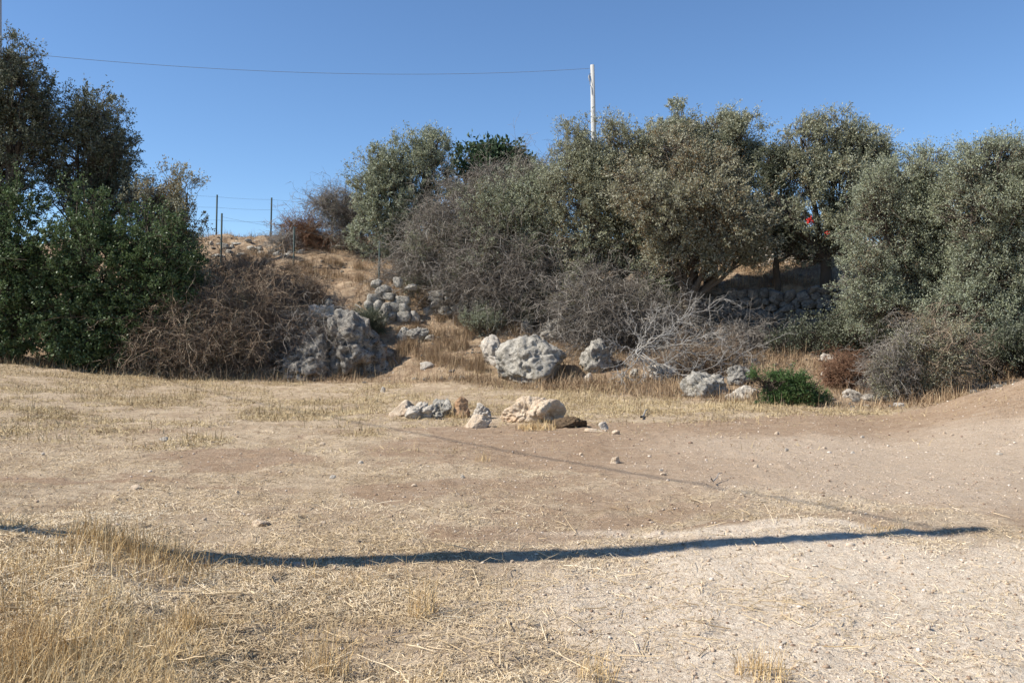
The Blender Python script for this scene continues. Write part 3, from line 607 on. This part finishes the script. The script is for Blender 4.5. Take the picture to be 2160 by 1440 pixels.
scrub('reddish_bush', 'reddish brown dry bush on the skyline left of the round olive tree', 'shrub', 660, 35, [(625, 490, 34, 26), (665, 485, 45, 32), (715, 495, 45, 32), (655, 510, 55, 20)], 850, M['redbrown'], 115, nleaf=9000, leafm=M['redbrown'], length=.8)
scrub('grey_bush', 'hazy grey twiggy bush between the reddish bush and the round olive tree', 'shrub', 720, 34, [(690, 435, 35, 28), (725, 440, 45, 35), (750, 480, 50, 50)], 750, M['greytwig'], 116, leafm=M['olive'], nleaf=7000, length=.8, up=.6)
scrub('pale_bush', 'small whitish dead twigs on the upper pasture left of the reddish bush', 'shrub', 600, 34, [(600, 505, 28, 16), (585, 515, 22, 10)], 120, M['whitetwig'], 117, length=.5, up=.6)
tree('olive_tree', 'rounded bright olive tree standing on the skyline left of the brambles', 'tree', 850, 32, [(795, 370, 50, 52), (845, 345, 52, 50), (912, 335, 46, 48), (905, 400, 55, 70), (830, 430, 75, 75), (790, 480, 45, 60), (880, 480, 70, 60), (925, 300, 22, 22)], 62000, M['olive_pale'], .085, .032, 121, .22, inner=.7)
tree('fig_tree', 'dark broad leaved tree peeping between the round olive and the large olive', 'tree', 1030, 33.5, [(995, 350, 40, 34), (1050, 342, 46, 28), (1090, 345, 22, 16), (1010, 400, 60, 50), (1075, 395, 50, 45)], 12000, M['fig'], .17, .10, 122, .16, gap=-.1, tuft=.35, per=14, up=.8)
scrub('bramble_thicket', 'big mound of grey leafless brambles in the middle of the bank', 'shrub', 960, 29.5, [(885, 545, 48, 60), (925, 475, 42, 48), (970, 430, 38, 36), (1025, 410, 42, 36), (1085, 385, 44, 34), (1135, 375, 36, 34), (1000, 500, 72, 66), (1080, 460, 62, 58), (868, 590, 30, 30), (980, 580, 80, 56)], 1700, M['greytwig'], 131, nleaf=70000, leafm=M['olive'], ll=.06, lw=.024, rad=.011, lgap=-.2)
scrub('bramble_thicket', 'reddish grey brambles below the large olive tree right of the wall stumps', 'shrub', 1080, 28.6, [(1060, 560, 75, 80), (1130, 580, 80, 80), (1020, 610, 55, 50), (1110, 640, 90, 42)], 1900, M['greytwig'], 132, nleaf=26000, leafm=M['olive_tan'], ll=.055, lw=.022, rad=.011, lgap=-.15)
tree('evergreen_shrub', 'olive green leafy shrub growing out of the top of the bramble mound', 'shrub', 1110, 28.5, [(1035, 445, 52, 48), (1025, 535, 55, 52), (1090, 400, 55, 45), (1130, 440, 65, 70), (1080, 480, 50, 45), (1150, 520, 60, 70), (1120, 600, 50, 50), (1160, 380, 40, 40)], 66000, M['olive_pale'], .055, .026, 133, .09, gap=-.15)
tree('olive_tree', 'large spreading olive tree in the middle with the pole behind it', 'tree', 1310, 27.4, [(1215, 315, 50, 50), (1285, 300, 62, 48), (1365, 315, 70, 58), (1215, 400, 75, 70), (1310, 400, 90, 80), (1410, 380, 75, 75), (1240, 480, 75, 60), (1350, 500, 80, 70), (1435, 470, 65, 70)], 120000, M['olive'], .075, .026, 141, .28, inner=.6, thick=.75)
tree('olive_tree', 'taller olive crown rising behind and right of the large olive tree', 'tree', 1500, 28.0, [(1430, 265, 42, 42), (1490, 268, 55, 48), (1562, 290, 46, 55), (1530, 350, 72, 75), (1455, 340, 60, 60), (1565, 400, 45, 60)], 62000, M['olive'], .08, .028, 142, .22, inner=.7, thick=.7)
tree('olive_tree', 'nearer, browner olive crown overhanging the shaded wall', 'tree', 1450, 26.2, [(1480, 430, 80, 70, -.6), (1550, 450, 60, 55, -.8), (1440, 520, 75, 60, -.6), (1400, 450, 70, 60, -1), (1520, 500, 60, 34, -1), (1500, 365, 55, 45), (1590, 490, 45, 28, -.6), (1580, 535, 42, 24, -.4), (1500, 545, 50, 34, -.6), (1350, 400, 60, 60, -.6), (1420, 330, 60, 50)], 100000, M['olive_tan'], .075, .028, 143, .2, thick=.8)
tree('evergreen_shrub', 'green shrub at the left foot of the large olive tree', 'shrub', 1240, 27.6, [(1235, 535, 55, 60), (1215, 590, 50, 45), (1265, 580, 40, 45)], 15000, M['olive'], .055, .03, 144, .07)
tree('evergreen_shrub', 'green shrub below the large olive tree next to the shaded wall', 'shrub', 1385, 27.2, [(1385, 555, 48, 48), (1380, 610, 45, 45), (1430, 590, 35, 40)], 14000, M['olive_pale'], .055, .03, 145, .07)
tree('evergreen_shrub', 'dark low evergreen shrub tucked under the reddish grey brambles', 'shrub', 1160, 27.9, [(1170, 630, 50, 40), (1120, 640, 50, 30), (1230, 640, 50, 35)], 9000, M['olive_dark'], .055, .03, 146, .07)
scrub('bramble_thicket', 'purplish grey brambles under the large olive above the dead shrub', 'shrub', 1290, 26.4, [(1250, 640, 75, 55), (1330, 650, 80, 55), (1410, 660, 60, 50), (1270, 700, 90, 42), (1360, 710, 80, 40), (1450, 700, 50, 40)], 1700, M['greytwig'], 147, nleaf=20000, leafm=M['olive_tan'], ll=.04, lw=.018, rad=.012, lgap=-.05)
scrub('dry_shrub', 'low brown scrub among the rocks right of the dead shrub', 'shrub', 1500, 23.5, [(1480, 765, 65, 28), (1540, 770, 45, 30), (1420, 775, 45, 22)], 380, M['browntwig'], 148, nleaf=3000, length=.7)
scrub('grey_bush', 'faint grey leafless bush before the shaded wall', 'shrub', 1570, 25.0, [(1560, 720, 45, 42), (1590, 740, 35, 35)], 260, M['greytwig'], 149, length=.8)
tree('dark_tree', 'small dark green tree in the gap between the tall olive and the right olives', 'tree', 1640, 27.0, [(1625, 345, 24, 38), (1650, 385, 34, 40), (1625, 440, 36, 40), (1640, 490, 48, 30), (1690, 520, 40, 26)], 24000, M['olive_dark'], .08, .035, 151, .12, gap=-.05)
rf = tree('olive_tree', 'olive tree with a leaning dark trunk above the shaded wall', 'tree', 1745, 26.8, [(1690, 305, 40, 42), (1765, 290, 52, 42), (1825, 320, 50, 42), (1710, 390, 60, 60), (1790, 390, 80, 60), (1860, 380, 50, 60), (1670, 450, 50, 40, -.6), (1700, 490, 60, 32, -.3), (1640, 430, 35, 40, -.5), (1770, 520, 50, 34, -.3), (1690, 545, 36, 16), (1800, 460, 55, 40, -.5)], 70000, M['olive'], .08, .028, 152, .2, gap=-.25)
rng = np.random.default_rng(9)
for (px, py, r, nq) in ((1708, 466, 5, 60), (1745, 494, 6, 9)):
    c = pix(px, py, 25.2); q = rng.normal(size=(nq, 3))*r/F*26*.55
    mesh('blossom', *leaves(c+q, rng.normal(size=(nq, 3)), np.full(nq, .06), np.full(nq, .045), rng), M['red'], rf, np.array(rf.location))
GR = 'right hand olive trees'
tree('olive_tree', 'low sweeping olive tree hanging over the right end of the shaded wall', 'tree', 1960, 23, [(1880, 400, 65, 60), (1945, 370, 62, 55), (1870, 490, 80, 70), (1820, 590, 62, 62), (1860, 650, 66, 60), (1840, 440, 60, 60), (2030, 560, 60, 80), (1970, 480, 70, 80), (1990, 590, 70, 80), (1950, 690, 62, 44), (2010, 700, 50, 50)], 150000, M['olive_pale'], .055, .02, 161, .24, GR, inner=.6)
tree('olive_tree', 'rightmost olive tree with a broad dome, cut by the frame', 'tree', 2150, 21.5, [(2060, 350, 75, 48), (2140, 345, 80, 52), (2050, 440, 70, 75), (2150, 450, 90, 90), (2230, 400, 90, 80), (2100, 560, 75, 70), (2200, 580, 90, 90), (2060, 650, 55, 60), (2140, 690, 75, 60), (2000, 660, 40, 50)], 160000, M['olive_pale'], .055, .02, 162, .28, GR, inner=.65)
tree('dark_tree', 'dark evergreen filling the shade under the right hand olives', 'tree', 2050, 24.5, [(1960, 740, 80, 80), (2000, 640, 90, 90), (2090, 720, 90, 80), (2180, 730, 80, 70), (2200, 620, 80, 90)], 60000, M['olive_dark'], .08, .03, 163, .2)
scrub('dry_shrub', 'pale dry shrub of fine twigs under the sweeping olive tree', 'shrub', 1900, 18.6, [(1885, 780, 34, 50), (1915, 730, 26, 34), (1868, 812, 26, 22)], 360, M['greytwig'], 164, leafm=M['olive_tan'], nleaf=12000, up=.35, length=.55, rad=.007)
scrub('dry_shrub', 'brownish dry shrub in the hollow behind the right earth bank', 'shrub', 1990, 18.6, [(1975, 765, 36, 55), (2015, 735, 30, 45), (1950, 808, 26, 24), (1960, 715, 34, 34)], 340, M['browntwig'], 165, nleaf=26000, leafm=M['olive_tan'], up=.35, length=.55, rad=.007)
tree('shade_foliage', 'dark foliage standing in for the shade behind the crest of the right earth bank', 'shrub', 2110, 19.5, [(2070, 770, 50, 40), (2130, 750, 60, 48), (2190, 730, 55, 50)], 16000, M['olive_dark'], .06, .024, 166, .06)  # dark leaves take the place of shadows under the right olives
scrub('reddish_bush', 'small rust coloured dead bush between the green bush and the pale dry shrub', 'shrub', 1785, 20.5, [(1790, 785, 34, 26), (1775, 800, 30, 16)], 420, M['redbrown'], 167, nleaf=3500, leafm=M['redbrown'], length=.45)
tree('shade_foliage', 'dark foliage added as the deep shade at the foot of the retaining wall', 'shrub', 1650, 24.6, [(1650, 735, 34, 24), (1740, 715, 70, 34), (1800, 700, 50, 50)], 12000, M['olive_dark'], .06, .03, 168, .06)  # dark-leaved mass put in for the shaded region below the wall
tree('sprawling_bush', 'bright green feathery bush sprawling at the edge of the track', 'bush', 1660, 18.2, [(1612, 814, 34, 13), (1655, 808, 40, 16), (1690, 838, 48, 12), (1740, 853, 42, 6), (1645, 845, 38, 8), (1598, 800, 20, 10), (1705, 818, 26, 12)], 20000, M['caper'], .05, .016, 171, .03, gap=-.12, tuft=.2, gs=2.0, inner=.3, up=.05)
tree('grass_bush', 'dark green spiky tussock below the left wall stump', 'bush', 790, 28.0, [(790, 690, 24, 16), (775, 680, 18, 12)], 5000, M['olive_dark'], .16, .012, 172, .02, up=.9)
tree('grey_shrub', 'soft grey green low shrub in the dry grass under the brambles', 'shrub', 1010, 27.6, [(1000, 675, 40, 18), (1030, 682, 32, 14)], 5000, M['olive_pale'], .06, .014, 173, .02, up=.7)

# bleached dead shrub: limbs fan out from the root toward the right
rng = np.random.default_rng(5); d0 = 22.6; rootp = pix(1345, 742, d0); rootp[2] = max(rootp[2], terrain(rootp[0], rootp[1]))
ds = thing('dead_shrub', rootp, 'bleached leafless shrub with antler like branches over the rocks', 'shrub')
ends = [(1505, 638, -.4), (1468, 655, .2), (1540, 700, -.5), (1565, 745, -.3), (1500, 775, -.8), (1430, 788, -.9), (1470, 700, -.6), (1290, 768, -.9), (1275, 715, -.2), (1330, 660, .2), (1385, 660, .1), (1585, 765, .1), (1400, 700, -.8), (1310, 790, -1.1), (1365, 790, -1.0), (1530, 730, .3), (1430, 680, .4)]
for ex, ey, dd in ends:
    e = pix(ex, ey, d0+dd*.9); K = 10; s = np.linspace(0, 1, K)[:, None]; L = np.linalg.norm(e-rootp)
    w = np.cumsum(rng.normal(size=(K, 3))*.06*L, 0); w -= w[-1]*s
    main = rootp+(e-rootp)*s+w*.8+np.sin(s*np.pi)*np.array([0, 0, -.04*L])
    parts = [tubes(main[None], np.linspace(.018, .006, K)[None], 6)]; par = main[None]; pl = np.array([L]); r = .009
    for lev, f in enumerate((9, 5, 4)):
        n = len(par)*f; i = np.repeat(np.arange(len(par)), f); K0 = par.shape[1]; kk = rng.integers(2 if lev == 0 else 1, K0, n)
        td = nrm(par[i, kk]-par[i, kk-1]); LL = pl[i]*(.22+.25*rng.random(n))
        Q = walk(par[i, kk], td+rng.normal(size=(n, 3))*.5, LL, 6, rng, .28, .0); parts.append(tubes(Q, np.linspace(r, r*.45, 6)[None].repeat(n, 0), 4)); par = Q; pl = LL; r *= .62
    mesh('branch', *join(parts), M['whitetwig'], ds, rootp)

# fallen dead sticks
for k, (x0, y0, x1, y1, lb) in enumerate([(811, 740, 838, 775, 'bleached stick lying at the right foot of the outcrop'), (752, 646, 775, 672, 'pale stick leaning on top of the outcrop'), (770, 672, 782, 702, 'thin dead stalk hanging from the outcrop top'), (1342, 800, 1400, 790, 'long thin stick on the grass below the dead shrub'), (1010, 728, 1024, 740, 'grey stick in the dry grass left of the large boulder'),
        (1500, 1022, 1522, 1010, 'small dead twig on the bare track'), (1350, 885, 1366, 870, 'curled pale husk standing in the grass right of the turf clod')]):
    a = ray_hit(x0, y0); c = ray_hit(x1, y1); c[2] += .08; a[2] += .03
    s = np.linspace(0, 1, 6)[:, None]; P = a+(c-a)*s+rng.normal(size=(6, 3))*.015
    w_ = .022 if a[1] > 15 else .008
    tag(mesh('dead_stick', *tubes(P[None], np.linspace(w_, w_*.5, 6)[None], 6), M['whitetwig'], None, a, True), lb, 'stick')

# ---------------------------------------------------------------- grass, straw, gravel
def scatter(n, dmin, dmax, rng, umin=-.72, umax=.72, power=1.0):
    """points on the field, thinner with distance"""
    q = rng.random(n); d = (dmin**(-power)+(dmax**(-power)-dmin**(-power))*q)**(-1/power) if power else dmin+(dmax-dmin)*q
    u = rng.uniform(umin, umax, n); return u*(d+3.5), d
def blades(x, y, hgt, wid, lean, rng, K=3, lift=0.0, z=None):
    n = len(x); b0 = np.stack([x, y, (terrain(x, y) if z is None else z)+lift], 1); a = rng.uniform(0, 2*np.pi, n)
    hd = np.stack([np.cos(a), np.sin(a), 0*a], 1); t_ = np.linspace(0, 1, K)
    up = np.array([0, 0, 1.]); P = np.empty((n, K, 3))
    for k, s in enumerate(t_):
        ang = lean*(.55+.75*s); P[:, k] = b0+(hd*np.sin(ang)[:, None]+up*np.cos(ang)[:, None])*(hgt*s)[:, None]
    side = nrm(np.cross(hd, up)+rng.normal(size=(n, 3))*.35); w = wid[:, None]*np.array([1, .8, .15] if K == 3 else np.linspace(1, .15, K))[None]
    return ribbons(P, w, side)
rng = np.random.default_rng(21)
# straw litter lying flat
x, y = scatter(560000, 2.4, 13.5, rng, power=.9)
p3 = np.stack([x, y, 0*x], 1); keep = rng.random(len(x)) < (1-.95*np.clip(bare_mask(x, y)*1.25, 0, 1))*(1-.35*sst(6, 9, y))*(1-.78*pale_mask(x, y))*np.clip(.75+.8*fbm(p3*1.4, 3, 61), .12, 1)
x, y = x[keep], y[keep]; n = len(x)
hg = rng.gamma(3., .013, n)+.012; hg = hg*(1+.05*y); lean = np.pi/2-np.abs(rng.normal(size=n))*.16; wd = rng.uniform(.0018, .004, n)*(1+.07*y)
tag(mesh('straw_litter', *blades(x, y, hg, wd, lean, rng, 3, .006), M['straw']), 'pale straw litter strewn over the trodden field', 'straw', None, 'stuff')
# field grass beyond the straw, low and standing
x, y = scatter(380000, 11.2, 27, rng, power=.3)
lim = np.interp(x/y, [-.6, -.3, -.1, .05, .2, .35, .5, .6], [27.5, 27, 27, 25.5, 22, 18.5, 17.2, 17])
p3 = np.stack([x, y, 0*x], 1); f = fbm(p3*.9, 3, 66); f2 = fbm(p3*3.1, 2, 69); keep = (y < lim) & (rng.random(len(x)) < (1-.97*bare_mask(x, y))*np.clip(.42+.8*f+.5*f2, .03, 1)*(.12+.88*sst(12, 16.5, y+2.2*f)))
x, y = x[keep], y[keep]; f = f[keep]; n = len(x)
flat = rng.random(n) < .72; hg = np.where(flat, rng.uniform(.06, .2, n), rng.gamma(3, .02, n)*(1+.9*f)+.03); lean = np.where(flat, 1.35-np.abs(rng.normal(size=n))*.15, np.minimum(np.abs(rng.normal(size=n))*.75, 1.4))
tag(mesh('field_grass', *blades(x, y, hg, rng.uniform(.006, .012, n), lean, rng), M['fieldgrass']), 'low dry grass covering the far part of the field', 'grass', None, 'stuff')
# bank grass
x, y = scatter(340000, 17, 38, rng, power=-.5)
p3 = np.stack([x, y, 0*x], 1); f = fbm(p3*.8, 3, 71); keep = (bank_mask(x, y) > .9*rng.random(len(x))) & (rng.random(len(x)) < np.clip(.7+.9*f, .12, 1))
x, y = x[keep], y[keep]; f = f[keep]; n = len(x)
hg = rng.gamma(3, .05, n)*(1+.7*f)+.05; lean = np.minimum(np.abs(rng.normal(size=n))*.85, 1.5)
tag(mesh('bank_grass', *blades(x, y, hg, rng.uniform(.007, .014, n), lean, rng), M['bankgrass']), 'brown and golden dry grass over the bank and upper pasture', 'grass', None, 'stuff')
# golden standing grass on the near left mound
x, y = scatter(130000, 2.4, 6.6, rng, -.72, .1, 1)
p3 = np.stack([x, y, 0*x], 1); f = fbm(p3*1.8, 3, 81); u = x/y
dens = sst(.05, -.42, u+.0*y)*sst(6.35, 5.5, y-1.0*sst(-.2, -.5, u)*0)*np.clip(.18+1.2*f+.9*fbm(p3*6, 2, 83), .02, 1)
keep = rng.random(len(x)) < dens; x, y = x[keep], y[keep]; f = f[keep]; n = len(x)
hg = (rng.gamma(2, .018, n)+.02)*(1+.9*np.clip(f, -.3, 1)); lean = np.minimum(np.abs(rng.normal(size=n))*.95, 1.5)
tag(mesh('golden_grass', *blades(x, y, hg, rng.uniform(.0022, .0045, n), lean, rng, 4), M['gold']), 'golden standing grass on the raised ground at the near left', 'grass', None, 'stuff')
# distinct tufts
def tuft(px, py, r, h, n, seed, label, m='gold'):
    rg = np.random.default_rng(seed); p = ray_hit(px, py); a = rg.uniform(0, 2*np.pi, n); q = rg.random(n)**.6*r
    x = p[0]+np.cos(a)*q; y = p[1]+np.sin(a)*q; hg = h*(.35+.75*rg.random(n)**1.2); le = np.minimum(np.abs(rg.normal(size=n))*.55, 1.4)
    w = (.004 if p[1] < 12 else .010)*(.7+.6*rg.random(n))
    tag(mesh('grass_tuft', *blades(x, y, hg, w, le, rg, 5), M[m], None, p), label, 'grass tuft')
for k, a in enumerate([(1610, 1430, .13, .17, 150, 'pale grass tuft at the bottom edge right of centre'), (890, 1300, .09, .30, 90, 'slender tall grass tuft below the middle of the pole shadow'), (690, 1420, .12, .25, 120, 'wispy tuft of thin stalks at the bottom edge left of centre'),
        (270, 1185, .5, .24, 800, 'dense golden tuft interrupting the pole shadow at left'), (330, 1180, .22, .42, 90, 'tall thin stalks rising right of the dense golden tuft'), (400, 1330, .1, .16, 200, 'short bright tuft below the dense golden tuft'),
        (40, 1420, .25, .2, 500, 'orange gold tuft in the bottom left corner'), (1018, 975, .1, .14, 60, 'lonely pale tuft on the straw before the rock row'), (1130, 905, .35, .2, 320, 'matted tuft in front of the largest buff rock'), (960, 880, .25, .16, 160, 'tuft growing between the rocks of the row'),
        (225, 1150, .2, .22, 320, 'dark rooted tuft at the end of the left shadow piece'), (1860, 1118, .18, .06, 200, 'flattened straw tuft beyond the right end of the shadow'), (1260, 1440, .1, .15, 90, 'thin tuft at the bottom centre')]):
    tuft(a[0], a[1], a[2], a[3], a[4], 500+k, a[5])
rgT = np.random.default_rng(44); TL = 'brownish tussock of dry grass on the grassy slope of the gully'
for k in range(76):
    px = rgT.uniform(790, 1250) if k < 56 else rgT.uniform(440, 760); py = rgT.uniform(670, 800) if k < 56 else rgT.uniform(540, 600)
    if abs(px-1118) < 90 and py > 715: continue
    p = ray_hit(px, py, 15); n = 220; a = rgT.uniform(0, 2*np.pi, n); q = rgT.random(n)**.6*rgT.uniform(.15, .32)
    x = p[0]+np.cos(a)*q; y = p[1]+np.sin(a)*q; hg = rgT.uniform(.25, .5)*(.4+.7*rgT.random(n))
    tag(mesh('grass_tuft', *blades(x, y, hg, rgT.uniform(.007, .012, n), np.abs(rgT.normal(size=n))*.38, rgT, 4), M['bankgrass'], None, p), TL if k < 56 else 'dry tussock on the upper slope above the brambles', 'grass tuft', 'tussocks of the gully' if k < 56 else 'tussocks of the upper slope')
# tall dead stalks along the shrub foot
x = np.random.default_rng(3).uniform(-15.5, -4, 900)+0; y = np.interp((x/26), [-.6, -.3, -.15], [25.6, 25.7, 26])+np.random.default_rng(4).normal(size=900)*.35
rg = np.random.default_rng(6); tag(mesh('seed_stalks', *blades(x, y, rg.uniform(.1, .5, 900)*(rg.random(900) < .6), rg.uniform(.008, .014, 900), np.abs(rg.normal(size=900))*.4, rg, 3), M['fieldgrass']), 'dry seed stalks standing along the foot of the left shrubs', 'stalks', None, 'stuff')
# gravel
rng = np.random.default_rng(31); x, y = scatter(42000, 2.4, 17, rng, power=.6); p3 = np.stack([x, y, 0*x], 1)
keep = (rng.random(len(x)) < np.clip(.25+.5*bare_mask(x, y)+.6*pale_mask(x, y), 0, 1)); x, y = x[keep], y[keep]; n = len(x)
V, Fc = ico(1); s = (rng.gamma(1.3, .0016, n)+.002)*(1+.08*y); z = terrain(x, y)
dm = rng.uniform(.6, 1.4, (n, 1, 3))*np.array([1, 1, .6]); jit = 1+rng.normal(size=(n, len(V), 1))*.15
Pv = V[None]*s[:, None, None]*dm*jit+np.stack([x, y, z+s*.25], 1)[:, None]
Fa = (Fc[None]+(np.arange(n)*len(V))[:, None, None]).reshape(-1, 3)
tag(mesh('gravel', Pv.reshape(-1, 3), Fa, M['pebble']), 'fine pale gravel and crumbs of earth on the bare ground', 'gravel', None, 'stuff')

# long loose stalks on the near field
rng = np.random.default_rng(91); x, y = scatter(2400, 2.4, 8, rng, -.7, .7, 1.2); u = x/y; keep = rng.random(len(x)) < np.clip(.75-1.0*u, .12, 1); x, y = x[keep], y[keep]; n = len(x)
a = rng.uniform(0, 2*np.pi, n); L = rng.uniform(.08, .3, n); st = np.stack([x, y, terrain(x, y)+.012], 1); tl = rng.uniform(-.02, .28, n)
di = np.stack([np.cos(a)*np.cos(tl), np.sin(a)*np.cos(tl), np.sin(tl)], 1)
P = walk(st, di, L, 4, rng, .08); P[:, :, 2] = np.maximum(P[:, :, 2], terrain(P[:, :, 0], P[:, :, 1])+.008)
tag(mesh('loose_stalks', *tubes(P, np.linspace(.0032, .0018, 4)[None].repeat(n, 0), 4), M['straw']), 'long broken straw stalks lying over the near litter', 'straw', None, 'stuff')
# rubble on the bank
rng = np.random.default_rng(92); x, y = scatter(9000, 16, 36, rng, power=0); keep = (bank_mask(x, y) > .6) & (rng.random(len(x)) < np.clip(.35+.9*fbm(np.stack([x, y, 0*x], 1)*.7, 2, 93), .03, 1)); x, y = x[keep], y[keep]; n = len(x)
V, Fc = ico(2); s_ = rng.gamma(1.6, .022, n)+.02; z = terrain(x, y); dm = rng.uniform(.6, 1.5, (n, 1, 3))*np.array([1, 1, .6]); k = rng.integers(0, 12, n)
vs = np.stack([rockverts((1.6, 1.6, 1.6), 900+q, 2, 7, .05, 0)[0] for q in range(12)])
Pv = vs[k]*s_[:, None, None]*dm+np.stack([x, y, z+s_*.2], 1)[:, None]; Fa = (Fc[None]+(np.arange(n)*len(V))[:, None, None]).reshape(-1, 3)
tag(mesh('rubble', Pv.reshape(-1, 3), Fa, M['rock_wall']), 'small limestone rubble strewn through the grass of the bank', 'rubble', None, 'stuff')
